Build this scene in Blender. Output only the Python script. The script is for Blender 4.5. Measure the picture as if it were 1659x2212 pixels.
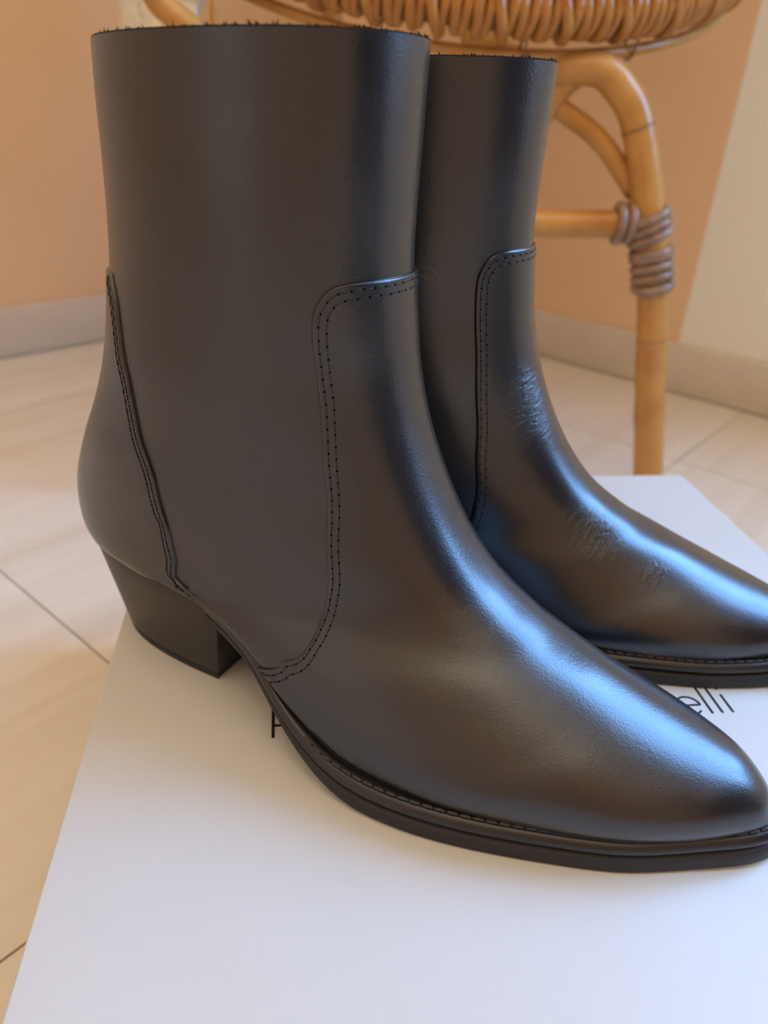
import bpy, bmesh, math, random
import numpy as np
from mathutils import Vector, Matrix, noise

random.seed(7)
rng = np.random.default_rng(7)
for o in list(bpy.data.objects):
    bpy.data.objects.remove(o, do_unlink=True)
scene = bpy.context.scene
COL = scene.collection

# ------------------------------------------------------------------ camera
BOX_H = 0.12                       # lid height above the floor
CAM_H = 0.20 + BOX_H
FPX, PITCH, ROLL = 1592.0, math.radians(28.63), math.radians(3.26)
fwd = Vector((0, math.cos(PITCH), -math.sin(PITCH)))
r0 = Vector((1, 0, 0)); u0 = r0.cross(fwd)
cam_r = r0 * math.cos(ROLL) + u0 * math.sin(ROLL)
cam_u = -r0 * math.sin(ROLL) + u0 * math.cos(ROLL)
cam = bpy.data.cameras.new('camera')
cam_o = bpy.data.objects.new('camera', cam); COL.objects.link(cam_o)
M = Matrix((( cam_r.x, cam_u.x, -fwd.x, 0), (cam_r.y, cam_u.y, -fwd.y, 0), (cam_r.z, cam_u.z, -fwd.z, CAM_H), (0, 0, 0, 1)))
cam_o.matrix_world = M
cam.sensor_fit = 'VERTICAL'; cam.sensor_height = 36.0
cam.lens = FPX / 2212 * 36.0
cam.clip_start = 0.01
cam.dof.use_dof = True; cam.dof.focus_distance = 0.235; cam.dof.aperture_fstop = 9.5
scene.camera = cam_o

# ------------------------------------------------------------------ room frame, sky, window light, added fill lights, exposure
KX, KY = -0.1139, 1.4313                       # inner corner behind the chair
DL = Vector((0.6639, 0.7478, 0)); DR = Vector((0.7478, -0.6639, 0))
ROOM_A, ROOM_B, ROOM_H = 3.4, 3.2, 2.6
def rm(a, b, z=0.0):
    return Vector((KX, KY, 0)) + DR * a - DL * b + Vector((0, 0, z))
ROOM_ROT = math.atan2(DR.y, DR.x)
WIN1 = (1.14, 2.04, 0.52, 1.85)                # balcony door in the right wall: a0, a1, z0, z1

FILL_WIN = (0.15, 1.20, 0.06, 2.10)                # invented opening in the wall behind the camera, added for fill light
world = bpy.data.worlds.new('sky'); scene.world = world; world.use_nodes = True
bg = world.node_tree.nodes['Background']
bg.inputs[0].default_value = (0.35, 0.6, 1.0, 1); bg.inputs[1].default_value = 0.3

def area(name, loc, target_dir, sx, sy, power, col, spread=180):
    l = bpy.data.lights.new(name, 'AREA'); l.shape = 'RECTANGLE'; l.size = sx; l.size_y = sy
    l.energy = power; l.color = col; l.spread = math.radians(spread)
    o = bpy.data.objects.new(name, l); COL.objects.link(o); o.location = loc
    z = -Vector(target_dir).normalized(); x = (Vector((0, 0, 1)).cross(z) if abs(z.z) < .9 else Vector((0, 1, 0)).cross(z)).normalized(); y = z.cross(x)
    o.matrix_world = Matrix(((x.x, y.x, z.x, loc[0]), (x.y, y.y, z.y, loc[1]), (x.z, y.z, z.z, loc[2]), (0, 0, 0, 1)))
    return o
area('daylight_balcony_door', rm((WIN1[0] + WIN1[1]) / 2, -0.13, (WIN1[2] + WIN1[3]) / 2), -DL, WIN1[1] - WIN1[0], WIN1[3] - WIN1[2], 86, (0.21, 0.48, 1.0))
area('rear_fill_light', rm((FILL_WIN[0] + FILL_WIN[1]) / 2, ROOM_B + 0.13, (FILL_WIN[2] + FILL_WIN[3]) / 2), DL, FILL_WIN[1] - FILL_WIN[0], FILL_WIN[3] - FILL_WIN[2], 6.5, (1.0, 0.76, 0.48))  # warm fill lamp added at the invented rear opening, brightens walls and boot shafts
area('fill_uplight', rm(1.7, 1.6, 1.75), (0.001, 0, 1), 1.4, 1.4, 42, (1.0, 0.77, 0.43))  # added fill lamp, bounces warm light off the ceiling; no fitting here

vs = scene.view_settings
vs.view_transform = 'Standard'; vs.look = 'None'; vs.exposure = 0.0; vs.gamma = 1.0; vs.use_curve_mapping = False

# ------------------------------------------------------------------ helpers
def tag(o, label=None, cat=None, group=None, kind=None):
    if label: o['label'] = label
    if cat: o['category'] = cat
    if group: o['group'] = group
    if kind: o['kind'] = kind
    return o
def empty(name, loc, rz=0.0):
    o = bpy.data.objects.new(name, None); COL.objects.link(o)
    o.location = loc; o.rotation_euler = (0, 0, rz); o.empty_display_size = 0.05
    return o
def mesh_obj(name, verts, faces, mat, parent=None, smooth=True, mats=None, mi=None):
    me = bpy.data.meshes.new(name); me.from_pydata([tuple(v) for v in verts], [], [tuple(f) for f in faces]); me.update()
    for m in (mats or [mat]): me.materials.append(m)
    if mi is not None: me.polygons.foreach_set('material_index', mi)
    if smooth: me.polygons.foreach_set('use_smooth', [True] * len(me.polygons))
    o = bpy.data.objects.new(name, me); COL.objects.link(o)
    if parent: o.parent = parent
    return o
def fix_normals(o):
    bm = bmesh.new(); bm.from_mesh(o.data); bmesh.ops.recalc_face_normals(bm, faces=bm.faces); bm.to_mesh(o.data); bm.free(); return o
def bevel(o, w, seg=2, angle=35):
    m = o.modifiers.new('bevel', 'BEVEL'); m.width = w; m.segments = seg; m.limit_method = 'ANGLE'; m.angle_limit = math.radians(angle)
    return o
def box(name, x0, x1, y0, y1, z0, z1, mat, parent=None, bev=0.0):
    v = [(x0, y0, z0), (x1, y0, z0), (x1, y1, z0), (x0, y1, z0), (x0, y0, z1), (x1, y0, z1), (x1, y1, z1), (x0, y1, z1)]
    f = [(3, 2, 1, 0), (4, 5, 6, 7), (0, 1, 5, 4), (1, 2, 6, 5), (2, 3, 7, 6), (3, 0, 4, 7)]
    o = mesh_obj(name, v, f, mat, parent, smooth=bev > 0)
    if bev: bevel(o, bev)
    return o
def grid_faces(n, m, wrap=False):
    f = []
    for i in range(n - 1):
        for j in range(m if wrap else m - 1):
            k = (j + 1) % m
            f.append((i * m + j, i * m + k, (i + 1) * m + k, (i + 1) * m + j))
    return f
def smooth_path(pts, n):
    P = np.array([tuple(p) for p in pts], float)
    Q = np.vstack([2 * P[0] - P[1], P, 2 * P[-1] - P[-2]])
    out = []
    for t in np.linspace(0, len(P) - 1, n):
        i = min(int(t), len(P) - 2); u = t - i
        a, b, c, d = Q[i:i + 4]
        out.append(.5 * (2 * b + (c - a) * u + (2 * a - 5 * b + 4 * c - d) * u * u + (-a + 3 * b - 3 * c + d) * u ** 3))
    return np.array(out)
def tube_data(path, rad, seg=10, closed=False, cap=True):
    P = np.array([tuple(p) for p in path], float); n = len(P)
    R = np.full(n, rad) if np.isscalar(rad) else np.array(rad)
    T = np.gradient(P, axis=0) if not closed else (np.roll(P, -1, 0) - np.roll(P, 1, 0))
    T /= np.linalg.norm(T, axis=1)[:, None] + 1e-12
    ref = np.array([0, 0, 1.0]) if abs(T[0][2]) < .9 else np.array([1.0, 0, 0])
    N = []; v = np.cross(T[0], ref); v /= np.linalg.norm(v)
    for t in T:
        v = v - t * (v @ t); v /= np.linalg.norm(v); N.append(v.copy())
    N = np.array(N); B = np.cross(T, N)
    a = np.linspace(0, 2 * math.pi, seg, endpoint=False)
    V = (P[:, None] + R[:, None, None] * (np.cos(a)[None, :, None] * N[:, None] + np.sin(a)[None, :, None] * B[:, None])).reshape(-1, 3)
    F = grid_faces(n, seg, True)
    if closed:
        for j in range(seg): F.append(((n - 1) * seg + j, (n - 1) * seg + (j + 1) % seg, (j + 1) % seg, j))
    elif cap:
        F.append(tuple(range(seg))[::-1]); F.append(tuple((n - 1) * seg + j for j in range(seg)))
    return V, F
def tube(name, path, rad, mat, parent=None, seg=12, closed=False):
    V, F = tube_data(path, rad, seg, closed)
    return fix_normals(mesh_obj(name, V, F, mat, parent))
class Joined:
    def __init__(s): s.v = []; s.f = []; s.m = []
    def add(s, V, F, mi=0):
        o = len(s.v); s.v.extend([tuple(x) for x in V]); s.f.extend([tuple(i + o for i in q) for q in F]); s.m.extend([mi] * len(F))
    def build(s, name, mats, parent, smooth=True):
        return mesh_obj(name, s.v, s.f, None, parent, smooth, mats, s.m)

# ------------------------------------------------------------------ materials
def mat(name, col, rough=0.5, spec=0.5, **kw):
    m = bpy.data.materials.new(name); m.use_nodes = True; nt = m.node_tree
    b = nt.nodes['Principled BSDF']; b.inputs['Base Color'].default_value = (*col, 1); b.inputs['Roughness'].default_value = rough
    b.inputs['Specular IOR Level'].default_value = spec
    for k, v in kw.items(): b.inputs[k].default_value = v
    return m, nt, b
def N(nt, t, **kw):
    n = nt.nodes.new(t)
    for k, v in kw.items():
        if isinstance(k, str) and hasattr(n, k): setattr(n, k, v)
    return n
def L(nt, a, b): nt.links.new(a, b)
def coords(nt, scale=(1, 1, 1), rot=(0, 0, 0), kind='Object'):
    tc = nt.nodes.new('ShaderNodeTexCoord'); mp = nt.nodes.new('ShaderNodeMapping')
    mp.inputs['Scale'].default_value = scale; mp.inputs['Rotation'].default_value = rot
    L(nt, tc.outputs[kind], mp.inputs['Vector']); return mp.outputs['Vector']
def noise_tex(nt, vec, scale, detail=3, rough=.5):
    n = nt.nodes.new('ShaderNodeTexNoise'); n.inputs['Scale'].default_value = scale; n.inputs['Detail'].default_value = detail
    n.inputs['Roughness'].default_value = rough
    if vec is not None: L(nt, vec, n.inputs['Vector'])
    return n
def ramp(nt, fac, stops):
    r = nt.nodes.new('ShaderNodeValToRGB'); e = r.color_ramp.elements
    while len(e) < len(stops): e.new(0.5)
    for i, (p, c) in enumerate(stops): e[i].position = p; e[i].color = (*c, 1)
    L(nt, fac, r.inputs['Fac']); return r.outputs['Color']
def math_n(nt, op, a, b=None):
    n = nt.nodes.new('ShaderNodeMath'); n.operation = op
    for i, x in enumerate((a, b)):
        if x is None: continue
        if isinstance(x, (int, float)): n.inputs[i].default_value = x
        else: L(nt, x, n.inputs[i])
    return n.outputs[0]
def bump(nt, b, h, strength, dist, prev=None):
    n = nt.nodes.new('ShaderNodeBump'); n.inputs['Strength'].default_value = strength; n.inputs['Distance'].default_value = dist
    L(nt, h, n.inputs['Height'])
    if prev: L(nt, prev, n.inputs['Normal'])
    L(nt, n.outputs['Normal'], b.inputs['Normal']); return n.outputs['Normal']

def leather(name, creases=(), col=(0.0050, 0.0043, 0.0038), rough=0.32):
    m, nt, b = mat(name, col, rough, 0.72, **{'Coat Weight': .38, 'Coat Roughness': .22})
    v = coords(nt)
    vo = nt.nodes.new('ShaderNodeTexVoronoi'); vo.inputs['Scale'].default_value = 1500; L(nt, v, vo.inputs['Vector'])
    n1 = noise_tex(nt, v, 700, 3, .6)
    h = math_n(nt, 'ADD', math_n(nt, 'MULTIPLY', vo.outputs['Distance'], .5), math_n(nt, 'MULTIPLY', n1.outputs['Fac'], .6))
    nr = bump(nt, b, h, 0.45, 0.00018)
    n2 = noise_tex(nt, v, 38, 3, .5)
    nr = bump(nt, b, n2.outputs['Fac'], 0.2, 0.0002, nr)
    rr = nt.nodes.new('ShaderNodeMapRange'); L(nt, n2.outputs['Fac'], rr.inputs[0])
    rr.inputs['From Min'].default_value = .3; rr.inputs['From Max'].default_value = .7
    rr.inputs['To Min'].default_value = rough - .04; rr.inputs['To Max'].default_value = rough + .05
    L(nt, rr.outputs[0], b.inputs['Roughness'])
    tc = nt.nodes.new('ShaderNodeTexCoord')
    for (c, rad, rot, sc, amp) in creases:
        d = nt.nodes.new('ShaderNodeVectorMath'); d.operation = 'DISTANCE'; L(nt, tc.outputs['Object'], d.inputs[0]); d.inputs[1].default_value = c
        mr = nt.nodes.new('ShaderNodeMapRange'); mr.interpolation_type = 'SMOOTHSTEP'; L(nt, d.outputs['Value'], mr.inputs[0])
        mr.inputs['From Min'].default_value = rad * .15; mr.inputs['From Max'].default_value = rad; mr.inputs['To Min'].default_value = 1; mr.inputs['To Max'].default_value = 0
        v0 = coords(nt, (1, 1, 1), rot); mp = nt.nodes.new('ShaderNodeMapping'); mp.inputs['Scale'].default_value = sc
        L(nt, v0, mp.inputs['Vector']); vv = mp.outputs['Vector']
        nn = noise_tex(nt, vv, 1.0, 4, .6)
        hh = math_n(nt, 'MULTIPLY', math_n(nt, 'ABSOLUTE', math_n(nt, 'SUBTRACT', nn.outputs['Fac'], .5)), mr.outputs[0])
        nr = bump(nt, b, hh, 1.0, amp, nr)
    return m
lining_m, nt, b = mat('dark_suede_lining', (0.012, 0.011, 0.011), 0.95, 0.1)
thread_m, nt, b = mat('black_thread', (0.010, 0.009, 0.009), 0.55, 0.4)
hole_m, nt, b = mat('needle_hole', (0.0015, 0.0015, 0.0015), 0.9, 0.05)
welt_m, nt, b = mat('welt_leather', (0.013, 0.011, 0.010), 0.33, 0.55)
v = coords(nt); bump(nt, b, noise_tex(nt, v, 500, 3).outputs['Fac'], .25, .0002)
welt_thread_m, nt, b = mat('welt_thread', (0.045, 0.037, 0.030), 0.5, 0.4)
sole_m, nt, b = mat('rubber_outsole', (0.020, 0.020, 0.022), 0.58, 0.4)
v = coords(nt); bump(nt, b, noise_tex(nt, v, 350, 4).outputs['Fac'], .2, .0002)
heel_m, nt, b = mat('heel_leather', (0.014, 0.012, 0.011), 0.42, 0.5)
v = coords(nt); bump(nt, b, noise_tex(nt, v, 600, 3).outputs['Fac'], .2, .00012)

board_m, nt, b = mat('white_board', (0.63, 0.61, 0.56), 0.5, 0.4)
v = coords(nt); nz = noise_tex(nt, v, 900, 3); bump(nt, b, nz.outputs['Fac'], .15, .0002)
L(nt, ramp(nt, noise_tex(nt, v, 14, 4).outputs['Fac'], [(.3, (.615, .595, .54)), (.7, (.645, .625, .57))]), b.inputs['Base Color'])
ink_m, nt, b = mat('black_foil_print', (0.02, 0.018, 0.014), 0.35, 0.5)

def wall_mat(name, c0, c1):
    m, nt, b = mat(name, c0, 0.85, 0.2); v = coords(nt)
    L(nt, ramp(nt, noise_tex(nt, v, 3.0, 4, .6).outputs['Fac'], [(.3, c0), (.7, c1)]), b.inputs['Base Color'])
    bump(nt, b, noise_tex(nt, v, 160, 4).outputs['Fac'], .25, .001); return m
orange_m = wall_mat('orange_paint', (0.84, 0.565, 0.325), (0.87, 0.595, 0.35))
cream_m = wall_mat('cream_paint', (0.90, 0.86, 0.73), (0.92, 0.88, 0.75))
ceil_m = wall_mat('ceiling_paint', (0.82, 0.80, 0.75), (0.84, 0.82, 0.77))
base_m, nt, b = mat('beige_skirting_tile', (0.62, 0.52, 0.38), 0.40, 0.4)
v = coords(nt); L(nt, ramp(nt, noise_tex(nt, v, 9, 4, .6).outputs['Fac'], [(.3, (.66, .57, .45)), (.7, (.73, .64, .52))]), b.inputs['Base Color'])
white_m, nt, b = mat('white_lacquer', (0.8, 0.79, 0.76), 0.35, 0.5)
grout_m, nt, b = mat('grout', (0.66, 0.58, 0.47), 0.9, 0.2)
tile_m, nt, b = mat('grained_porcelain', (0.7, 0.6, 0.45), 0.30, 0.5)
oi = nt.nodes.new('ShaderNodeObjectInfo')
tc = nt.nodes.new('ShaderNodeTexCoord'); av = nt.nodes.new('ShaderNodeVectorMath'); av.operation = 'ADD'
L(nt, tc.outputs['Object'], av.inputs[0]); L(nt, oi.outputs['Location'], av.inputs[1])
mp = nt.nodes.new('ShaderNodeMapping'); mp.inputs['Scale'].default_value = (1.6, 34, 1); L(nt, av.outputs[0], mp.inputs['Vector'])
g1 = noise_tex(nt, mp.outputs[0], 1.0, 5, .6)
mp2 = nt.nodes.new('ShaderNodeMapping'); mp2.inputs['Scale'].default_value = (1.1, 9, 1); L(nt, av.outputs[0], mp2.inputs['Vector'])
g2 = noise_tex(nt, mp2.outputs[0], 1.0, 4, .55)
hsum = math_n(nt, 'ADD', math_n(nt, 'MULTIPLY', g1.outputs['Fac'], .6), math_n(nt, 'MULTIPLY', g2.outputs['Fac'], .4))
L(nt, ramp(nt, hsum, [(.30, (.64, .55, .42)), (.5, (.75, .67, .55)), (.7, (.80, .73, .62))]), b.inputs['Base Color'])
bump(nt, b, g1.outputs['Fac'], .12, .0008)

def rattan(name, c0, c1, rough=.3, band=40):
    m, nt, b = mat(name, c0, rough, 0.5); v = coords(nt)
    n1 = noise_tex(nt, v, band, 4, .6)
    L(nt, ramp(nt, n1.outputs['Fac'], [(.3, c0), (.68, c1)]), b.inputs['Base Color'])
    bump(nt, b, noise_tex(nt, v, 220, 3).outputs['Fac'], .15, .0006); return m
rattan_m = rattan('honey_rattan', (0.46, 0.185, 0.030), (0.66, 0.32, 0.075), .30, 22)
wrap_m = rattan('rattan_wrap', (0.37, 0.12, 0.016), (0.60, 0.25, 0.05), .20, 60)
bind_m = rattan('brown_binding_peel', (0.20, 0.10, 0.05), (0.42, 0.27, 0.17), .35, 60)
node_m = rattan('dark_rattan_node', (0.25, 0.10, 0.03), (0.36, 0.17, 0.05), .45, 60)
fleece_m, nt, b = mat('cream_fleece', (0.88, 0.78, 0.60), 1.0, 0.05)
v = coords(nt); nz = noise_tex(nt, v, 120, 5, .7); bump(nt, b, nz.outputs['Fac'], .8, .004)
L(nt, ramp(nt, noise_tex(nt, v, 30, 4, .6).outputs['Fac'], [(.3, (.84, .72, .52)), (.7, (.92, .84, .68))]), b.inputs['Base Color'])

# ------------------------------------------------------------------ room shell
room = empty('room_frame_pivot', (KX, KY, 0), ROOM_ROT)   # only a transform helper while building
bpy.data.objects.remove(room)
RM = Matrix.Translation((KX, KY, 0)) @ Matrix.Rotation(ROOM_ROT, 4, 'Z')     # local x = a, local y = -b
def place(o, kind='structure'):
    o.matrix_world = RM; o['kind'] = kind; return o
def wall_with_hole(name, x0, x1, y0, y1, hole, m, along='x'):
    """box wall with a rectangular opening (hole = u0,u1,z0,z1 along the wall)"""
    J = Joined()
    u0_, u1_ = (x0, x1) if along == 'x' else (y0, y1)
    def piece(a, b_, za, zb):
        if b_ - a < 1e-4 or zb - za < 1e-4: return
        X = (a, b_, y0, y1) if along == 'x' else (x0, x1, a, b_)
        v = [(X[0], X[2], za), (X[1], X[2], za), (X[1], X[3], za), (X[0], X[3], za), (X[0], X[2], zb), (X[1], X[2], zb), (X[1], X[3], zb), (X[0], X[3], zb)]
        J.add(v, [(3, 2, 1, 0), (4, 5, 6, 7), (0, 1, 5, 4), (1, 2, 6, 5), (2, 3, 7, 6), (3, 0, 4, 7)])
    h0, h1, z0, z1 = hole
    piece(u0_, h0, 0, ROOM_H); piece(h1, u1_, 0, ROOM_H); piece(h0, h1, 0, z0); piece(h0, h1, z1, ROOM_H)
    return place(J.build(name, [m], None, smooth=False))
PAINT_A = 0.664
# right wall: orange up to the paint edge, cream beyond it (one wall, two paints)
wr = place(box('wall_right', -0.1, PAINT_A, 0, 0.1, 0, ROOM_H, orange_m)); wr['label'] = 'orange painted wall behind the rattan chair'
wc = wall_with_hole('wall_right_cream', PAINT_A, ROOM_A + .1, 0, 0.1, WIN1, cream_m); wc['label'] = 'cream painted wall at the right edge'
wl = place(box('wall_left', -0.1, 0, -ROOM_B - .1, 0, 0, ROOM_H, orange_m)); wl['label'] = 'orange painted wall on the left'
wall_with_hole('wall_back', 0, ROOM_A, -ROOM_B - .1, -ROOM_B, FILL_WIN, orange_m)
place(box('wall_front', ROOM_A, ROOM_A + .1, -ROOM_B - .1, 0, 0, ROOM_H, orange_m))
place(box('ceiling', -.1, ROOM_A + .1, -ROOM_B - .1, .1, ROOM_H, ROOM_H + .1, ceil_m))
BASE_H = 0.065
place(box('baseboard_left', 0, 0.010, -ROOM_B, 0, 0.0, BASE_H, base_m, bev=.002))
place(box('baseboard_right', 0.010, WIN1[0] - .05, -0.010, 0, 0.0, BASE_H, base_m, bev=.002))
def window(name, W, y, inner):
    J = Joined(); t = .05
    def pc(a, b_, za, zb):
        ya, yb = (y, y + .06)
        v = [(a, ya, za), (b_, ya, za), (b_, yb, za), (a, yb, za), (a, ya, zb), (b_, ya, zb), (b_, yb, zb), (a, yb, zb)]
        J.add(v, [(3, 2, 1, 0), (4, 5, 6, 7), (0, 1, 5, 4), (1, 2, 6, 5), (2, 3, 7, 6), (3, 0, 4, 7)])
    a0, a1, z0, z1 = W
    pc(a0, a0 + t, z0, z1); pc(a1 - t, a1, z0, z1); pc(a0 + t, a1 - t, z0, z0 + t); pc(a0 + t, a1 - t, z1 - t, z1)
    m = (a0 + a1) / 2; pc(m - .03, m + .03, z0 + t, z1 - t)
    return place(J.build(name, [white_m], None, smooth=False))
window('window_1', WIN1, 0.02, -1); window('added_fill_window', FILL_WIN, -ROOM_B - .08, 1)  # the second frame only dresses the added rear fill opening
dark_m, nt, b = mat('dark_panel', (0.035, 0.02, 0.012), 0.5, 0.4)  # dark panels added out of view to give the boots their dark reflections
place(box('added_dark_panel_1', ROOM_A - .03, ROOM_A, -1.25, -.12, 0, 2.1, dark_m, bev=.004))
place(box('added_dark_panel_2', 2.25, 3.25, -.03, 0, 0, 2.1, dark_m, bev=.004))

# floor: screed plus one object per tile, laid along the grain direction
fl = box('floor', -.1, ROOM_A + .1, -ROOM_B - .1, .1, -0.05, -0.0025, grout_m); place(fl)
GA = math.radians(50.5); gu = Vector((math.cos(GA), math.sin(GA), 0)); gv = Vector((math.sin(GA), -math.cos(GA), 0))
JU, JV, TS = 0.172, -0.227, 0.60
def clip_poly(poly, nx, ny, c):
    out = []
    for i in range(len(poly)):
        p, q = poly[i], poly[(i + 1) % len(poly)]
        dp, dq = p[0] * nx + p[1] * ny - c, q[0] * nx + q[1] * ny - c
        if dp <= 0: out.append(p)
        if dp * dq < 0:
            t = dp / (dp - dq); out.append((p[0] + (q[0] - p[0]) * t, p[1] + (q[1] - p[1]) * t))
    return out
INV = RM.inverted()
for iu in range(-7, 8):
    for iv in range(-7, 8):
        g = .0007
        cu, cv = JU + (iu + .5) * TS, JV + (iv + .5) * TS
        c = gu * cu + gv * cv
        poly = []
        for su, sv in ((-1, -1), (1, -1), (1, 1), (-1, 1)):
            w = INV @ (c + gu * (su * (TS / 2 - g)) + gv * (sv * (TS / 2 - g))); poly.append((w.x, w.y))
        for nx, ny, cc in ((1, 0, ROOM_A - .001), (-1, 0, -.011), (0, 1, -.011), (0, -1, ROOM_B - .001)):
            poly = clip_poly(poly, nx, ny, cc) if len(poly) > 2 else []
        if len(poly) < 3: continue
        # to tile-local coordinates (x along grain)
        loc = []
        for p in poly:
            w = RM @ Vector((p[0], p[1], 0)) - c; loc.append((w.dot(gu), -w.dot(gv)))
        ar = sum(loc[i][0] * loc[(i + 1) % len(loc)][1] - loc[(i + 1) % len(loc)][0] * loc[i][1] for i in range(len(loc)))
        if abs(ar) < 2e-3: continue
        if ar < 0: loc = loc[::-1]
        n = len(loc)
        V = [(x, y, 0) for x, y in loc] + [(x, y, -.002) for x, y in loc]
        F = [tuple(range(n))] + [(i, n + i, n + (i + 1) % n, (i + 1) % n) for i in range(n)]
        t = mesh_obj('floor_tile', V, F, tile_m, None, smooth=False)
        t.parent = fl; t.matrix_parent_inverse = Matrix.Identity(4)
        t.matrix_basis = INV @ (Matrix.Translation(c) @ Matrix.Rotation(GA, 4, 'Z'))

# ------------------------------------------------------------------ shoe box
YAW = math.radians(8.7)
bx0, bx1, by0, by1 = -0.0708, 0.2575, 0.045, 0.4062
sb = empty('shoe_box', (0, 0, 0), YAW)
# pivot at base centre
cxl, cyl = (bx0 + bx1) / 2, (by0 + by1) / 2
R2 = Matrix.Rotation(YAW, 4, 'Z')
sb.location = (R2 @ Vector((cxl, cyl, 0)))
tag(sb, 'white cardboard shoe box with thin black lettering under the black boots', 'box')
hw, hd = (bx1 - bx0) / 2, (by1 - by0) / 2
box('base', -hw + .0025, hw - .0025, -hd + .0025, hd - .0025, 0.0, BOX_H - .004, board_m, sb, .001)
LT = 0.0018; lid_h = 0.038
J = Joined()
def hollow_lid():
    o = [(-hw, -hd), (hw, -hd), (hw, hd), (-hw, hd)]; i = [(-hw + LT, -hd + LT), (hw - LT, -hd + LT), (hw - LT, hd - LT), (-hw + LT, hd - LT)]
    z1, z0, zi = BOX_H, BOX_H - lid_h, BOX_H - LT
    V = [(x, y, z1) for x, y in o] + [(x, y, z0) for x, y in o] + [(x, y, z0) for x, y in i] + [(x, y, zi) for x, y in i]
    F = [(0, 1, 2, 3)]
    for k in range(4):
        n = (k + 1) % 4
        F += [(k, 4 + k, 4 + n, n), (4 + k, 8 + k, 8 + n, 4 + n), (8 + k, 12 + k, 12 + n, 8 + n)]
    F.append((15, 14, 13, 12)); return V, F
V, F = hollow_lid()
lid = bevel(mesh_obj('lid', V, F, board_m, sb), .0011, 3)
# lettering printed on the lid: only what shows between the boots
def stroke(J, pts, w, h=0.00025, closed=False):
    P = np.array(pts, float); n = len(P)
    d = np.gradient(P, axis=0); d /= np.linalg.norm(d, axis=1)[:, None] + 1e-12; nn = np.stack([-d[:, 1], d[:, 0]], 1) * w / 2
    A, B = P + nn, P - nn
    V = [(*a, h) for a in A] + [(*b_, h) for b_ in B] + [(*a, -.0001) for a in A] + [(*b_, -.0001) for b_ in B]
    F = []
    for i in range(n - 1):
        F += [(i, i + 1, n + i + 1, n + i)[::-1], (i, i + 1, 2 * n + i + 1, 2 * n + i), (n + i, n + i + 1, 3 * n + i + 1, 3 * n + i)]
    F += [(0, n, 3 * n, 2 * n), (n - 1, 2 * n - 1, 4 * n - 1, 3 * n - 1)]
    J.add(V, F)
def letter(strokes, w):
    J = Joined()
    for s in strokes: stroke(J, [(x - cxl, y - cyl) for x, y in s], w)
    o = fix_normals(J.build('letter', [ink_m], lid, smooth=False)); o.location = (0, 0, BOX_H); return o
BL = 0.1955
xP = -0.0057; capH = 0.0140; wS = 0.00105
ybar = BL + .0060; rB = (BL + capH - ybar) / 2
letter([[(xP, BL), (xP, BL + capH)],
        [(xP, ybar), (xP + .004, ybar)] + [(xP + .004 + rB * math.sin(a), ybar + rB - rB * math.cos(a)) for a in np.linspace(0, math.pi, 14)] + [(xP, BL + capH)]], wS)
ce = (0.1565, BL + .0049); re_ = 0.0047
letter([[(ce[0] - re_, ce[1]), (ce[0] + re_, ce[1])],
        [(ce[0] + re_ * math.cos(a), ce[1] + re_ * math.sin(a)) for a in np.linspace(0, 2 * math.pi * .88, 40)]], .0008)
letter([[(0.1639, BL), (0.1639, BL + .0145)]], .00085)
letter([[(0.1681, BL), (0.1681, BL + .0145)]], .00085)
letter([[(0.1725, BL), (0.1725, BL + .0099)], [(0.1725, BL + .0128), (0.1725, BL + .0138)]], .00085)

# ------------------------------------------------------------------ boots
TAB = np.array([[58.98, 216.08, -40.45, 212.69, 34.0, 34.0, 0.5, 2.2, 2.2], [58.42, 190.27, -41.59, 188.33, 34.0, 34.0, 0.5, 2.2, 2.2], [58.33, 165.0, -43.55, 160.34, 33.8, 33.5, 0.5, 2.2, 2.2], [60.17, 144.59, -47.67, 136.51, 33.6, 33.2, 0.5, 2.2, 2.18], [62.71, 129.14, -52.98, 119.11, 33.6, 33.1, 0.51, 2.2, 2.14], [67.15, 113.72, -60.21, 102.17, 33.8, 33.1, 0.52, 2.24, 2.12], [73.57, 98.41, -69.66, 84.66, 34.2, 33.3, 0.54, 2.32, 2.12], [80.92, 85.08, -76.47, 67.56, 34.6, 33.5, 0.57, 2.42, 2.15], [89.2, 73.66, -76.17, 53.57, 35.0, 33.5, 0.6, 2.5, 2.25], [96.44, 66.01, -69.0, 46.5, 35.2, 33.3, 0.64, 2.52, 2.5], [103.76, 60.51, -52.0, 45.5, 35.4, 32.9, 0.69, 2.48, 3.1], [110.88, 56.29, -28.0, 44.8, 36.0, 32.4, 0.74, 2.38, 4.4], [118.08, 52.16, 0.0, 43.0, 37.6, 32.1, 0.78, 2.26, 6.0], [125.44, 49.1, 22.0, 36.0, 40.6, 32.6, 0.8, 2.14, 7.4], [133.53, 46.16, 45.0, 22.0, 44.5, 34.0, 0.82, 2.04, 8.0], [142.54, 42.54, 68.0, 12.0, 47.4, 35.8, 0.83, 1.96, 8.0], [152.48, 38.74, 95.0, 9.0, 46.3, 36.6, 0.82, 1.9, 7.8], [163.36, 34.94, 125.0, 9.0, 39.5, 33.5, 0.8, 1.87, 7.2], [173.52, 31.69, 150.0, 9.0, 31.5, 28.0, 0.76, 1.85, 6.5], [183.43, 28.32, 168.0, 9.5, 22.5, 21.0, 0.72, 1.85, 5.6], [190.87, 22.58, 182.0, 10.5, 13.0, 12.5, 0.65, 1.85, 4.5], [194.89, 16.3, 190.0, 12.0, 6.0, 6.0, 0.57, 1.9, 3.0], [196.5, 14.0, 194.0, 12.5, 1.0, 1.0, 0.5, 2.0, 2.0]])
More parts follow.
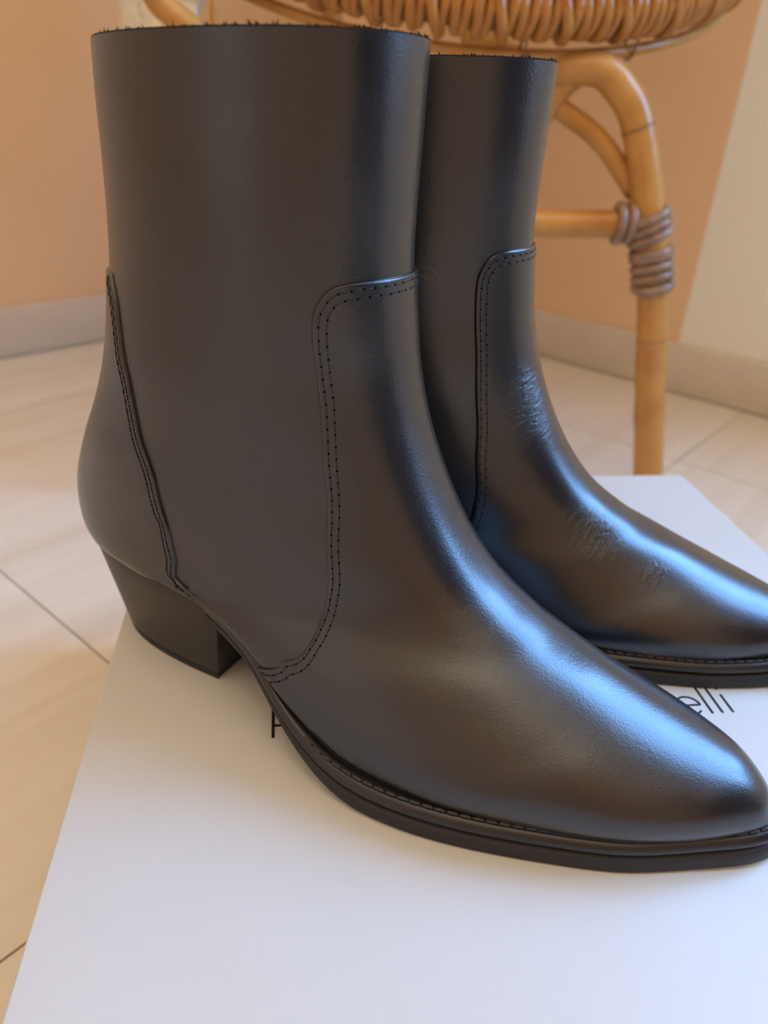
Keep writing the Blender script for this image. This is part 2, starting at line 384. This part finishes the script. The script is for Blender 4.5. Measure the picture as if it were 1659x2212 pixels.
def cr_rows(t):
    T = TAB; n = len(T) - 1; t = np.clip(np.asarray(t, float), 0, n); i = np.minimum(t.astype(int), n - 1); u = (t - i)[..., None]
    P = np.vstack([2 * T[0] - T[1], T, 2 * T[-1] - T[-2]]); a, b_, c, d = P[i], P[i + 1], P[i + 2], P[i + 3]
    return .5 * ((2 * b_) + (-a + c) * u + (2 * a - 5 * b_ + 4 * c - d) * u * u + (-a + 3 * b_ - 3 * c + d) * u ** 3)
def last(t, ph):
    """boot surface point(s) in metres, boot frame: x to the toe, y to the far side, z up"""
    t, ph = np.broadcast_arrays(np.asarray(t, float), np.asarray(ph, float))
    ph = (ph + math.pi) % (2 * math.pi) - math.pi
    R = cr_rows(t); Fx, Fz, Bx, Bz, wn, wf, m, n1, n2 = [R[..., j] for j in range(9)]
    a = np.abs(ph); fr = a <= math.pi / 2; n = np.where(fr, n1, n2)
    ca, sa = np.abs(np.cos(a)), np.abs(np.sin(a)); rr = (ca ** n + sa ** n) ** (1 / n); cs, sn = ca / rr, sa / rr
    s = np.where(fr, m * (1 - cs), m + (1 - m) * cs)
    w = np.where(ph < 0, -wn, wf) * sn
    # soft hand-made unevenness of the shaft leather
    k = np.clip((9 - t) / 3, 0, 1) * np.clip(t / .6, 0, 1)
    w = w * (1 + k * (.012 * np.sin(1.1 * t + 2.0 * ph + .6) + .008 * np.sin(2.3 * t - 3.0 * ph)))
    return np.stack([Fx + (Bx - Fx) * s, w, Fz + (Bz - Fz) * s], -1) / 1000
def frame(t, ph, e=1e-3):
    t = np.asarray(t, float); ph = np.asarray(ph, float)
    P = last(t, ph); dt = (last(np.minimum(t + e * 3, 22), ph) - last(np.maximum(t - e * 3, 0), ph)) / (6 * e); dp = (last(t, ph + e * 3) - last(t, ph - e * 3)) / (6 * e)
    n = np.cross(dp, dt); l = np.linalg.norm(n, axis=-1, keepdims=True); n = n / np.maximum(l, 1e-12)
    return P, dt, dp, n
SGN = 1.0
_P, _a, _b, _n = frame(np.array([1.0]), np.array([0.0]))
if _n[0][0] < 0: SGN = -1.0
def off(t, ph, d):
    P, a, b_, n = frame(t, ph); return P + SGN * n * np.asarray(d)[..., None]
VSEAM = [(2.29, 0.5), (2.325, 0.663), (2.4, 0.733), (2.525, 0.785), (2.7, 0.82), (2.9, 0.829), (3.225, 0.829), (3.7, 0.82), (4.2, 0.812), (4.725, 0.82), (5.425, 0.838), (6.175, 0.855), (7.0, 0.89), (7.825, 0.925), (8.35, 0.951), (9.7, 1.03), (11.1, 1.161), (12.1, 1.326), (12.825, 1.484), (13.15, 1.728), (13.32, 2.18), (13.38, 2.6), (13.42, 3.1416)]
CSEAM = [(2.425, 2.356), (2.675, 2.269), (2.925, 2.208), (3.275, 2.155), (3.75, 2.086), (4.125, 2.016), (4.425, 1.972), (5.25, 1.859), (5.9, 1.728), (6.5, 1.641), (7.15, 1.562), (7.825, 1.536), (8.7, 1.527), (10.05, 1.588), (10.45, 1.62)]
def dense_seam(S):
    P = smooth_path(S, 240); k = np.ones(9) / 9
    Q = np.pad(P, ((4, 4), (0, 0)), mode='reflect', reflect_type='odd'); P = np.stack([np.convolve(Q[:, j], k, 'valid') for j in range(2)], 1)
    P[:, 0] = np.maximum.accumulate(P[:, 0] + np.arange(len(P)) * 1e-6); return [tuple(p) for p in P]
VSEAM, CSEAM = dense_seam(VSEAM), dense_seam(CSEAM)
FEATHER = [[198.4, 2.5, 13.8], [197.3, -1.5, 13.6], [193.8, -5.2, 13.3], [187.7, -9.4, 12.8], [175.6, -17.0, 11.9], [163.3, -25.0, 11.4], [153.2, -30.3, 11.1], [127.3, -39.6, 11.0], [107.9, -45.2, 11.0], [89.1, -48.6, 11.4], [74.7, -48.9, 12.1], [61.7, -47.8, 14.7], [47.0, -45.0, 21.0], [35.6, -41.9, 28.5], [25.4, -38.3, 35.7], [13.3, -35.6, 40.8], [4.0, -33.8, 43.3]]
def interp_seam(S, t):
    S = np.array(S); return np.interp(t, S[:, 0], S[:, 1])
def panel(name, rows_t, half, base_phi, thick, mat_, parent, mir, top_edge=True, bot_edge=False, nb=61):
    """overlay leather panel: rows of constant t, phi = base + b*half(t)"""
    prof = [(0.0, -.0004), (.00012, .0006), (.00035, thick * .93), (.0009, thick)]
    V = []; ts = list(rows_t)
    ext = []
    if top_edge:
        t0 = ts[0]; ext = [(t0, -.0004), (t0 + .005, .0006), (t0 + .014, thick * .93), (t0 + .035, thick)]
        ts = [x for x in ts if x > t0 + .05]
    rows = ext + [(x, thick) for x in ts]
    if bot_edge:
        t1 = rows[-1][0]; rows = [r for r in rows if r[0] < t1 - .05] + [(t1 - .035, thick), (t1 - .014, thick * .93), (t1 - .005, .0006), (t1, -.0004)]
    bs = np.linspace(-1, 1, nb)
    for (t, d) in rows:
        h = float(half(t))
        pe = []
        full = h > 3.14
        k = .045                                   # metres of surface per radian
        for (dd, dz) in prof: pe.append((-(h - (0 if full else dd / k)), d if full else min(d, dz)))
        inner = np.linspace(-(h - .0012 / k), h - .0012 / k, nb)
        line = pe + [(x, d) for x in inner] + [(-x, z) for x, z in pe[::-1]]
        ph = base_phi + np.array([x for x, _ in line]); dz = np.array([z for _, z in line])
        P = off(np.full(len(ph), t), ph, dz); V.append(P)
    V = np.array(V); n, m = V.shape[:2]; V = V.reshape(-1, 3)
    if mir: V[:, 1] *= -1
    return fix_normals(mesh_obj(name, V, grid_faces(n, m), mat_, parent))
def seam_curve(S, d_in, lift, to_front, n=700):
    """dense points running d_in metres inside a seam, lifted above the panel; near side (phi<0) and far side"""
    S = np.array(S); q3 = last(S[:, 0], S[:, 1]); sl = np.concatenate([[0], np.cumsum(np.linalg.norm(np.diff(q3, axis=0), axis=1) + 1e-9)])
    seg = np.linspace(0, sl[-1], n); t = np.interp(seg, sl, S[:, 0]); p = np.interp(seg, sl, S[:, 1])
    out = []
    for sg in (-1, 1):
        ph = sg * p; P, dt, dp, nn = frame(t, ph); nn = SGN * nn
        T = np.gradient(P, axis=0); T /= np.linalg.norm(T, axis=1)[:, None] + 1e-12
        # smooth the tangent
        k = np.ones(31) / 31; T = np.stack([np.convolve(np.pad(T[:, j], 15, mode='edge'), k, 'valid') for j in range(3)], 1)
        T /= np.linalg.norm(T, axis=1)[:, None] + 1e-12
        D = np.cross(nn, T)
        # choose the inward side by comparing with the direction of -dphi (front) or +dphi (back)
        ref = (-sg if to_front else sg) * dp
        D *= np.sign((D * ref).sum(1))[:, None] if False else np.sign(np.median((D * ref).sum(1)))
        # project the offset back to parameters
        a11 = (dt * dt).sum(1); a12 = (dt * dp).sum(1); a22 = (dp * dp).sum(1); b1 = (D * dt).sum(1) * d_in; b2 = (D * dp).sum(1) * d_in
        det = a11 * a22 - a12 ** 2; t2 = t + (b1 * a22 - b2 * a12) / det; p2 = ph + (a11 * b2 - a12 * b1) / det
        Q, _, _, n2 = frame(t2, p2); out.append((Q + SGN * n2 * lift, SGN * n2))
    return out
def smooth_out(P, k=13, it=2):
    s_ = np.concatenate([[0], np.cumsum(np.linalg.norm(np.diff(P, axis=0), axis=1))]); u = np.linspace(0, s_[-1], 200)
    P = np.stack([np.interp(u, s_, P[:, j]) for j in range(3)], 1); h = k // 2
    for _ in range(it):
        Q = np.pad(P, ((h, h), (0, 0)), mode='reflect', reflect_type='odd'); P = np.stack([np.convolve(Q[:, j], np.ones(k) / k, 'valid') for j in range(3)], 1)
    return P
def add_stitches(J, P, nrm, pitch, length, rad, hole=True, flat=1.0, sink=.00035, rise=.00012, start=0.0):
    s = np.concatenate([[0], np.cumsum(np.linalg.norm(np.diff(P, axis=0), axis=1))])
    at = lambda x: np.array([np.interp(x, s, P[:, j]) for j in range(3)])
    an = lambda x: np.array([np.interp(x, s, nrm[:, j]) for j in range(3)])
    x = start
    while x + length < s[-1]:
        pts = []
        for f, h in ((0, -sink), (.16, rise * .7), (.5, rise), (.84, rise * .7), (1, -sink)):
            q = x + f * length; n = an(q); n /= np.linalg.norm(n); pts.append(at(q) + n * h)
        V, F = tube_data(pts, [rad * .7, rad, rad, rad, rad * .7], 6)
        J.add(V, F, 0)
        if hole:
            q = x - (pitch - length) / 2
            if q > 0:
                c = at(q); n = an(q); n /= np.linalg.norm(n); tdir = at(q + 1e-4) - at(q - 1e-4); tdir /= np.linalg.norm(tdir); bb = np.cross(n, tdir)
                V = [c + n * .00006] + [c + n * .00004 + (math.cos(a) * tdir * 1.25 + math.sin(a) * bb) * .00036 for a in np.linspace(0, 2 * math.pi, 8, endpoint=False)]
                J.add(V, [(0, 1 + k, 1 + (k + 1) % 8) for k in range(8)], 1)
        x += pitch
def make_boot(loc, ang, mir, label, lea, with_thread):
    root = empty('ankle_boot', loc, ang); tag(root, label, 'boot', 'pair of black leather ankle boots')
    my = -1.0 if mir else 1.0
    def mirv(V):
        V = np.array(V, float); V[:, 1] *= my; return V
    # --- upper
    ts = np.concatenate([np.linspace(0, 8, 90), np.linspace(8, 20, 110)[1:], np.linspace(20, 22, 26)[1:]])
    ph = np.linspace(-math.pi, math.pi, 192, endpoint=False)
    TT, PP = np.meshgrid(ts, ph, indexing='ij')
    V = last(TT, PP); n, m = V.shape[:2]
    up = fix_normals(mesh_obj('upper', mirv(V.reshape(-1, 3)), grid_faces(n, m, True) + [tuple((n - 1) * m + j for j in range(m))], lea, root))
    # --- rim and lining
    rows = []
    for (t, d, dz) in ((0, 0, 0), (0, -.0003, .0004), (0, -.0016, .0004), (0, -.0021, -.0003)) + tuple((x, -.0022, 0) for x in np.linspace(.05, 7, 40)):
        P = off(np.full(m, float(t)), ph, np.full(m, d)); P[:, 2] += dz; rows.append(P)
    V = np.array(rows)
    lining_o = fix_normals(mesh_obj('lining', mirv(V.reshape(-1, 3)), grid_faces(len(rows), m, True), lining_m, root))
    # --- raw fibres standing on the cut rim
    J = Joined()
    for k in range(420):
        p = rng.uniform(-math.pi, math.pi)
        base = off(np.array([0.0]), np.array([p]), np.array([-rng.uniform(.0008, .0022)]))[0] + np.array([0, 0, .0003])
        h = abs(rng.normal(0, .0005)) + .00025 + (rng.random() < .05) * rng.uniform(0, .0012); a = rng.uniform(0, 6.28); l = rng.uniform(-.0009, .0009, 2)
        w = rng.uniform(.00015, .0005) * np.array([math.cos(a), math.sin(a), 0])
        J.add(mirv([base - w, base + w, base + np.array([l[0], l[1], h])]), [(0, 1, 2)])
    tag(J.build('raw_edge_fibres', [lining_m], lining_o, smooth=False), kind='stuff')
    # --- vamp panel
    hv = lambda t: interp_seam(VSEAM, t) if t < 13.42 else math.pi
    tv = np.concatenate([np.linspace(2.29, 3.0, 40), np.linspace(3.0, 13.0, 130)[1:], np.linspace(13.0, 13.42, 30)[1:], np.linspace(13.43, 20, 70), np.linspace(20, 22, 26)[1:]])
    vamp_o = panel('vamp', tv, hv, 0.0, .0011, lea, root, mir, nb=121)
    # --- heel counter panel
    hc = lambda t: math.pi - interp_seam(CSEAM, t)
    counter_o = panel('heel_counter', np.concatenate([np.linspace(2.42, 3, 20), np.linspace(3, CSEAM[-1][0] + .05, 90)[1:]]), hc, math.pi, .0011, lea, root, mir, top_edge=True, nb=81)
    # --- stitching
    J = Joined()
    top = [(2.29, 0.0)] + [(2.29, x) for x in np.linspace(.05, .45, 9)]
    for d, st in ((.0019, 0.0), (.0042, .0019)):
        for side, (P, nn) in enumerate(seam_curve(top + [p for p in VSEAM if p[1] < 2.5], d, .00112, True)):
            add_stitches(J, mirv(P), mirv(nn), .0037, .0027, .00017, start=st)
    tag(J.build('vamp_stitching', [thread_m, hole_m], vamp_o), kind='stuff')
    J = Joined()
    for d, st in ((.0017, 0.0), (.0036, .001)):
        for P, nn in seam_curve(CSEAM, d, .00112, False):
            add_stitches(J, mirv(P), mirv(nn), .0031, .0023, .00016, start=st)
    tag(J.build('counter_stitching', [thread_m, hole_m], counter_o), kind='stuff')
    # --- sole outline: near side traced, far side from the last
    near = np.array(FEATHER)[::-1]                                       # heel breast -> toe
    nearS = smooth_out(smooth_path(near, 200))
    farp = []
    for x, y, z in near:
        if x > 190: farp.append([x, 2 * 3.6 - y if x < 198 else y, z])
        else:
            wn = np.interp(x, [4, 25, 47, 75, 108, 127, 153, 175, 188], [29.5, 30.5, 33, 36.3, 36.5, 33.6, 28, 20, 13.2]); farp.append([x, wn, z])
    farS = smooth_out(smooth_path(np.array(farp), 200))
    out = np.vstack([nearS, farS[::-1][1:]]) / 1000                        # open path around the toe
    T = np.gradient(out, axis=0); T[:, 2] = 0
    k = np.ones(9) / 9; T = np.stack([np.convolve(np.pad(T[:, j], 4, mode='edge'), k, 'valid') for j in range(3)], 1); T /= np.linalg.norm(T, axis=1)[:, None]
    nrm = np.stack([T[:, 1], -T[:, 0], 0 * T[:, 0]], 1)                    # outward (path runs breast->toe on the near side)
    if (nrm[40] @ np.array([0, -1, 0])) < 0: nrm = -nrm
    xs = out[:, 0]
    tw = np.clip((xs - .024) / .056, 0, 1); tw = tw * tw * (3 - 2 * tw)        # welt ledge fades into the waist
    def loftp(prof):
        V = []
        for o_, z_ in prof:
            o_ = o_(tw) if callable(o_) else o_; z_ = z_(tw) if callable(z_) else z_
            V.append(out + nrm * (np.zeros_like(tw) + o_)[:, None] + np.array([0, 0, 1.0]) * (np.zeros_like(tw) + z_)[:, None])
        return V
    weltp = [(-.004, -.0004), (-.0006, .0004), (lambda w: -.0006 + .0024 * w, .0002), (lambda w: -.0004 + .0029 * w, .0000), (lambda w: -.0001 + .0033 * w, -.0006), (lambda w: .0001 + .0037 * w, -.0015), (lambda w: .0001 + .0039 * w, -.0026), (lambda w: .0000 + .0037 * w, -.0036), (lambda w: -.0003 + .0030 * w, -.0043), (lambda w: -.0008 + .0022 * w, -.0046), (-.004, -.0046)]
    W = loftp(weltp); A = np.array(W); p_, q_ = A.shape[:2]
    welt_o = fix_normals(mesh_obj('welt', mirv(A.reshape(-1, 3)), grid_faces(p_, q_) , welt_m, root))
    # outsole: bottom follows the arch, flat on the lid at the forefoot
    zx = np.linspace(.0, .205, 206); zz_ = np.interp(zx * 1000, [0, 4, 25, 45, 60, 75, 100, 150, 180, 199], [37.2, 36.5, 29.0, 14.2, 5.8, 1.2, 0, 0, .5, 2.2]) / 1000
    zz_ = np.convolve(np.pad(zz_, 7, mode='edge'), np.ones(15) / 15, 'valid'); zb = np.maximum(np.interp(xs, zx, zz_), 0)
    zt = np.minimum(out[:, 2] - .0052, zb + .0062)
    sp = []
    for o_, f in ((-.004, -.25), (.0009, -.12), (.0020, .0), (.0035, .02), (.0041, .12), (.0042, .9), (.0037, .99), (.0010, 1.0)):
        oo = (-.0012 + (o_ + .0012) * (.2 + .8 * tw)) if o_ > 0 else o_
        P = out + nrm * (np.zeros_like(tw) + oo)[:, None]; P[:, 2] = zt + (zb - zt) * f; sp.append(P)
    A = np.array(sp); p_, q_ = A.shape[:2]; F = grid_faces(p_, q_)
    nn_ = q_; h_ = nn_ // 2
    for row in (0, p_ - 1):
        for i in range(h_):
            a, b_ = row * q_ + i, row * q_ + i + 1; c, d = row * q_ + q_ - 2 - i, row * q_ + q_ - 1 - i
            if len({a, b_, c, d}) == 4: F.append((a, b_, c, d))
            else: F.append(tuple(dict.fromkeys((a, b_, c, d))))
    F.append(tuple([r * q_ for r in range(p_)] + [r * q_ + q_ - 1 for r in range(p_ - 1, -1, -1)]))
    fix_normals(mesh_obj('outsole', mirv(A.reshape(-1, 3)), F, sole_m, root))
    # welt stitching
    J = Joined(); i0, i1 = 55, len(out) - 55
    P = (out + nrm * .0016 + np.array([0, 0, .0006]))[i0:i1]; nn = (nrm * .35 + np.array([0, 0, 1.0]))[i0:i1]
    add_stitches(J, mirv(P), mirv(nn), .0040, .0036, .00058, hole=False, sink=.0002, rise=.00025)
    tag(J.build('welt_stitching', [welt_thread_m], welt_o), kind='stuff')
    # --- heel block and top lift
    def heel_outline(x0, xb, wy, nback, n=64, corner=.0022):
        """D shape: flat front at x0, rounded back at xb"""
        pts = []
        for a in np.linspace(-math.pi / 2, math.pi / 2, n):
            c, s = math.cos(a), math.sin(a)
            pts.append((x0 - (x0 - xb) * abs(c) ** (2 / nback), wy * math.copysign(abs(s) ** (2 / nback), s)))
        return np.array(pts)
    seatz = lambda x: np.interp(x, [-.08, -.04, .008], [.0467, .0455, .0427])
    def heel_mesh(name, levels, m_):
        rows = []
        for f in levels:
            g = f ** 1.08
            x0 = .0075 + (.0005 - .0075) * g; xb = -.0735 + (-.0600 + .0735) * g; wy = .0322 + (.0253 - .0322) * (f ** .85)
            ins = .0026 if f == 0 else .0008 if f < .03 else 0
            o = heel_outline(x0, xb + ins, wy - ins, 2.7)
            z = seatz(o[:, 0]) * (1 - f)
            if f > .99: z = z * 0 + 0.0
            rows.append(np.column_stack([o, z]))
        A = np.array(rows); n_, m2 = A.shape[:2]
        F = grid_faces(n_, m2, True) + [tuple(range(m2)), tuple((n_ - 1) * m2 + j for j in range(m2))[::-1]]
        o = fix_normals(mesh_obj(name, mirv(A.reshape(-1, 3)), F, m_, root)); return bevel(o, .0005, 2, 40)
    hb_o = heel_mesh('heel_block', [0, .025, .06, .2, .4, .6, .8, .925], heel_m)
    heel_mesh('heel_lift', [.93, .935, .99, 1.0], sole_m).parent = hb_o
    if with_thread:
        J = Joined()
        b0 = off(np.array([2.31]), np.array([.12]), np.array([.0013]))[0] * np.array([1, my, 1])
        for pts in ([(0, 0, 0), (.002, .001, .0018), (.0045, .002, .0016), (.0065, .0028, -.0006), (.0080, .0034, -.0032)], [(0, 0, -.001), (.002, .0006, -.0004), (.0034, .0012, -.0012), (.0045, .0016, -.0012)], [(-.002, -.002, -.003), (-.001, -.004, -.004), (0, -.005, -.006)]):
            V, F = tube_data(smooth_path([b0 + np.array(p) for p in pts], 16), .00007, 5); J.add(V, F)
        tag(J.build('loose_threads', [welt_thread_m], vamp_o), kind='stuff')
    return root
D = math.radians
near_lea = leather('black_leather', [((.007, -.034, .151), .022, (0, -1.06, 0), (70, 70, 430), .0004), ((.041, -.028, .132), .020, (0, -.8, 0), (80, 80, 430), .0005)])
far_lea = leather('black_leather_creased', [((.066, -.014, .101), .024, (0, .53, 0), (110, 110, 400), .0016), ((.101, -.018, .0535), .017, (0, 1.08, 0), (110, 110, 380), .0014), ((.127, -.018, .041), .012, (0, 1.1, 0), (120, 120, 300), .0011)])
O1 = (-0.0507883, 0.2442013, BOX_H + .0002)
make_boot(O1, D(-26), False, 'nearer black leather ankle boot with pointed toe, shown whole from shaft to heel', near_lea, True)
make_boot((-0.0072, 0.3050, BOX_H + .0002), D(-16.0), True, 'further black leather ankle boot, heel hidden behind the nearer boot', far_lea, False)

# ------------------------------------------------------------------ rattan chair
ch = empty('rattan_chair', (0.037, 0.85, 0)); tag(ch, 'honey-coloured rattan chair with a cane-wrapped round seat rim behind the boots', 'chair')
CO = Vector((0.037, 0.85, 0))
def cp(pts): return [Vector(p) + Vector((0, 0, BOX_H)) - CO for p in pts]
HC = np.array([0.0369, 0.8825, 0.3447 + BOX_H]) - np.array(CO); HR = 0.26; HAZ, HT = 1.6976, 0.4129
ha = np.array([math.cos(HAZ) * math.cos(HT), math.sin(HAZ) * math.cos(HT), math.sin(HT)]); hb = np.array([math.sin(HAZ), -math.cos(HAZ), 0]); hn = np.cross(hb, ha); hn = hn if hn[2] > 0 else -hn
def hoop(r, lift, n=200, th=None):
    th = np.linspace(0, 2 * math.pi, n, endpoint=False) if th is None else np.asarray(th)
    return HC + r * (np.cos(th)[:, None] * ha + np.sin(th)[:, None] * hb) + hn * lift
tube('lower_hoop', hoop(HR, 0), .0042, rattan_m, ch, 10, True)
RIM_LIFT, RIM_R = .0288, .0145
tube('seat_rim', hoop(HR - .003, RIM_LIFT), RIM_R, node_m, ch, 16, True)
# cane wrapping: every turn is a piece of its own
NT = 214
def turn_mesh(name, R, r, lean, flat):
    a = np.linspace(0, 2 * math.pi, 22, endpoint=False)
    path = np.stack([R * np.cos(a), lean * np.sin(a), R * np.sin(a)], 1)
    V, F = tube_data(path, r, 7, True); V = np.array(V); V[:, 1] *= 1.0
    me = bpy.data.meshes.new(name); me.from_pydata([tuple(v) for v in V], [], F); me.materials.append(wrap_m)
    me.polygons.foreach_set('use_smooth', [True] * len(me.polygons)); return me
meshes = [turn_mesh('rim_wrap', RIM_R + .0015, .0046, .0015, 1), turn_mesh('rim_wrap_b', RIM_R + .002, .0038, -.002, 1), turn_mesh('rim_wrap_c', RIM_R + .0048, .0042, .006, 1)]
for k in range(NT):
    th = 2 * math.pi * k / NT
    p = hoop(HR - .003, RIM_LIFT, th=[th])[0]; t = -math.sin(th) * ha + math.cos(th) * hb; rad = math.cos(th) * ha + math.sin(th) * hb
    me = meshes[2] if k % 6 == 0 else meshes[k % 2]
    o = bpy.data.objects.new('rim_wrap', me); COL.objects.link(o); o.parent = ch
    X, Y, Z = Vector(rad), Vector(t), Vector(hn)
    s = 1 + random.uniform(-.04, .05)
    o.matrix_basis = Matrix(((X.x * s, Y.x, Z.x * s, p[0]), (X.y * s, Y.y, Z.y * s, p[1]), (X.z * s, Y.z, Z.z * s, p[2]), (0, 0, 0, 1)))
for th in (3.08, 2.72):
    p = hoop(HR, .006, th=[th])[0]; rad = math.cos(th) * ha + math.sin(th) * hb
    a = np.linspace(0, 2 * math.pi, 28, endpoint=False)
    tube('cane_tie', [p + rad * .0062 * math.cos(x) + hn * .0125 * math.sin(x) for x in a], .0011, node_m, ch, 6, True)
# traced front-right leg, foot on the floor
legp = [(0.105, 0.662, 0.2330), (0.1337, 0.6581, 0.2347), (0.1474, 0.6567, 0.2332), (0.1601, 0.6554, 0.2246), (0.1758, 0.6539, 0.207), (0.189, 0.6525, 0.1763), (0.1992, 0.6515, 0.1436), (0.2195, 0.6495, 0.0708), (0.2316, 0.6483, 0.0063), (0.2489, 0.6465, -0.0834), (0.2555, 0.6459, -0.12)]
def leg(pts, r0_=.0118, r1_=.0138):
    P = smooth_path(cp(pts), 60); R = np.linspace(r0_, r1_, 60)
    for q in (17, 38, 50): R[q] *= 1.05
    P[-1][2] = 0.0
    return tube('leg', P, R, rattan_m, ch, 16)
leg0 = leg(legp)
leg([(-.193, .585, .300), (-0.181, .592, .2744), (-0.173, .6, .2571), (-0.1636, .6, .2497), (-0.1522, .6, .2409), (-0.1435, .6, .2292), (-0.1322, .6, .1987), (-0.1275, .6, .16), (-0.1281, .6, .1114), (-0.1316, .6, .0396), (-0.1375, .6, -.0416), (-.144, .6, -.12)], .0078, .0125)
leg([(.10, 1.06, .33), (.10, 1.05, .24), (.085, 1.02, .1), (.085, 1.02, -.12)])
leg([(-.10, 1.06, .33), (-.09, 1.05, .24), (-.08, 1.02, .1), (-.08, 1.02, -.12)])
tube('stretcher', smooth_path(cp([(-.129, .602, .118), (-.02, .645, .122), (.114, .66, .1228), (.1887, .6526, .127)]), 30), .0112, rattan_m, ch, 14)
tube('stretcher', smooth_path(cp([(-.130, .602, .09), (-.11, .82, .10), (-.083, 1.02, .10)]), 20), .010, rattan_m, ch, 14)
tube('stretcher', smooth_path(cp([(-.08, 1.02, .12), (.085, 1.02, .12)]), 12), .010, rattan_m, ch, 14)
tube('brace', smooth_path(cp([(.045, .70, .255), (.085, .672, .238), (.1152, .668, .2109), (.155, .664, .187), (.1905, .660, .150)]), 30), .0082, rattan_m, ch, 12)
tube('brace', smooth_path(cp([(.140, .664, .236), (.122, .664, .224), (.108, .664, .203), (.085, .664, .165), (.05, .664, .125)]), 30), .0090, rattan_m, ch, 12)
tube('spindle', smooth_path(cp([(-.136, .612, .30), (-.1373, .61, .2519), (-.1378, .61, .2044), (-.133, .605, .16)]), 16), .0028, rattan_m, ch, 10)
# peel bindings round the joint of leg and stretcher
LP = smooth_path(cp(legp), 200); zz = LP[:, 2]
def on_leg(z):
    i = int(np.argmin(np.abs(zz - BOX_H - z) + (np.arange(200) < 60) * 9)); T = LP[min(i + 1, 199)] - LP[i - 1]; return LP[i], T / np.linalg.norm(T)
for z in (.1085, .1010, .0935, .0860, .0790):
    c, T = on_leg(z); N1 = np.cross(T, [0, 1, 0]); N1 /= np.linalg.norm(N1); N2 = np.cross(T, N1)
    a = np.linspace(0, 2 * math.pi, 26, endpoint=False); j = random.uniform(-.0015, .0015)
    tube('binding_coil', [c + .0142 * (math.cos(x) * N1 + math.sin(x) * N2) + T * (j * math.sin(x)) for x in a], .0042, bind_m, leg0, 8, True)
cS = np.array(cp([(.192, .6525, .127)])[0])
for k, dx in enumerate((-.0125, -.004)):
    a = np.linspace(0, 2 * math.pi, 26, endpoint=False)
    tube('binding_coil', [cS + np.array([dx, .0135 * math.cos(x), .0135 * math.sin(x) + .001 * k]) for x in a], .0040, bind_m, leg0, 8, True)
for z in (.1335, .1255, .1175):
    c, T = on_leg(z); N1 = np.cross(T, [0, 1, 0]); N1 /= np.linalg.norm(N1); N2 = np.cross(T, N1); a = np.linspace(0, 2 * math.pi, 26, endpoint=False)
    tube('binding_coil', [c + .0148 * (math.cos(x) * N1 + math.sin(x) * N2) - T * (.003 * math.cos(x)) for x in a], .0042, bind_m, leg0, 8, True)
# dark growth nodes of the cane
for z in (.197, .035, -.045):
    c, T = on_leg(z); N1 = np.cross(T, [0, 1, 0]); N1 /= np.linalg.norm(N1); N2 = np.cross(T, N1)
    a = np.linspace(0, 2 * math.pi, 24, endpoint=False)
    tube('cane_node', [c + .0124 * (math.cos(x) * N1 + math.sin(x) * N2) for x in a], .0011, node_m, leg0, 6, True)

for k in range(9):
    x = -.20 + .05 * k; h = math.sqrt(HR ** 2 - x ** 2) - .012
    tube('seat_cane', smooth_path([tuple(HC + hb * x + ha * (f * h) + hn * (.022 - .012 * (1 - f * f))) for f in np.linspace(-1, 1, 7)], 16), .0045, rattan_m, ch, 8)
# ------------------------------------------------------------------ sheepskin on the chair, hanging over its left side
sec = smooth_path([(.02, 0, .040), (.10, 0, .040), (.19, 0, .046), (.235, 0, .066), (.268, 0, .078), (.290, 0, .066), (.299, 0, .030), (.302, 0, -.02), (.302, 0, -.06), (.300, 0, -.10)], 110)
V = []; NY = 96
for i, (r_, _, z) in enumerate(sec):
    for j in range(NY):
        th = 3.95 + (5.35 - 3.95) * j / (NY - 1)
        rad = math.cos(th) * ha + math.sin(th) * hb
        q = HC + rad * r_ + (hn * z if z > 0 else np.array([0, 0, z]))
        q = q + rad * .005 * math.sin(7 * th) * min(max((r_ - .25) / .08, 0), 1)
        nz = noise.noise(Vector((q[0] * 45, q[1] * 45, q[2] * 45))) * .006 + noise.noise(Vector((q[0] * 150, q[1] * 150, q[2] * 150 + 9))) * .005
        q = q + (hn * (nz + .003) if r_ < .29 else rad * (nz + .003)); V.append(q + np.array(CO))
fl_ = mesh_obj('sheepskin', V, grid_faces(110, NY), fleece_m, None)
s = fl_.modifiers.new('thickness', 'SOLIDIFY'); s.thickness = .006; s.offset = 1
tag(fl_, 'cream fleece sheepskin lying on the rattan chair and hanging over its side', 'sheepskin')
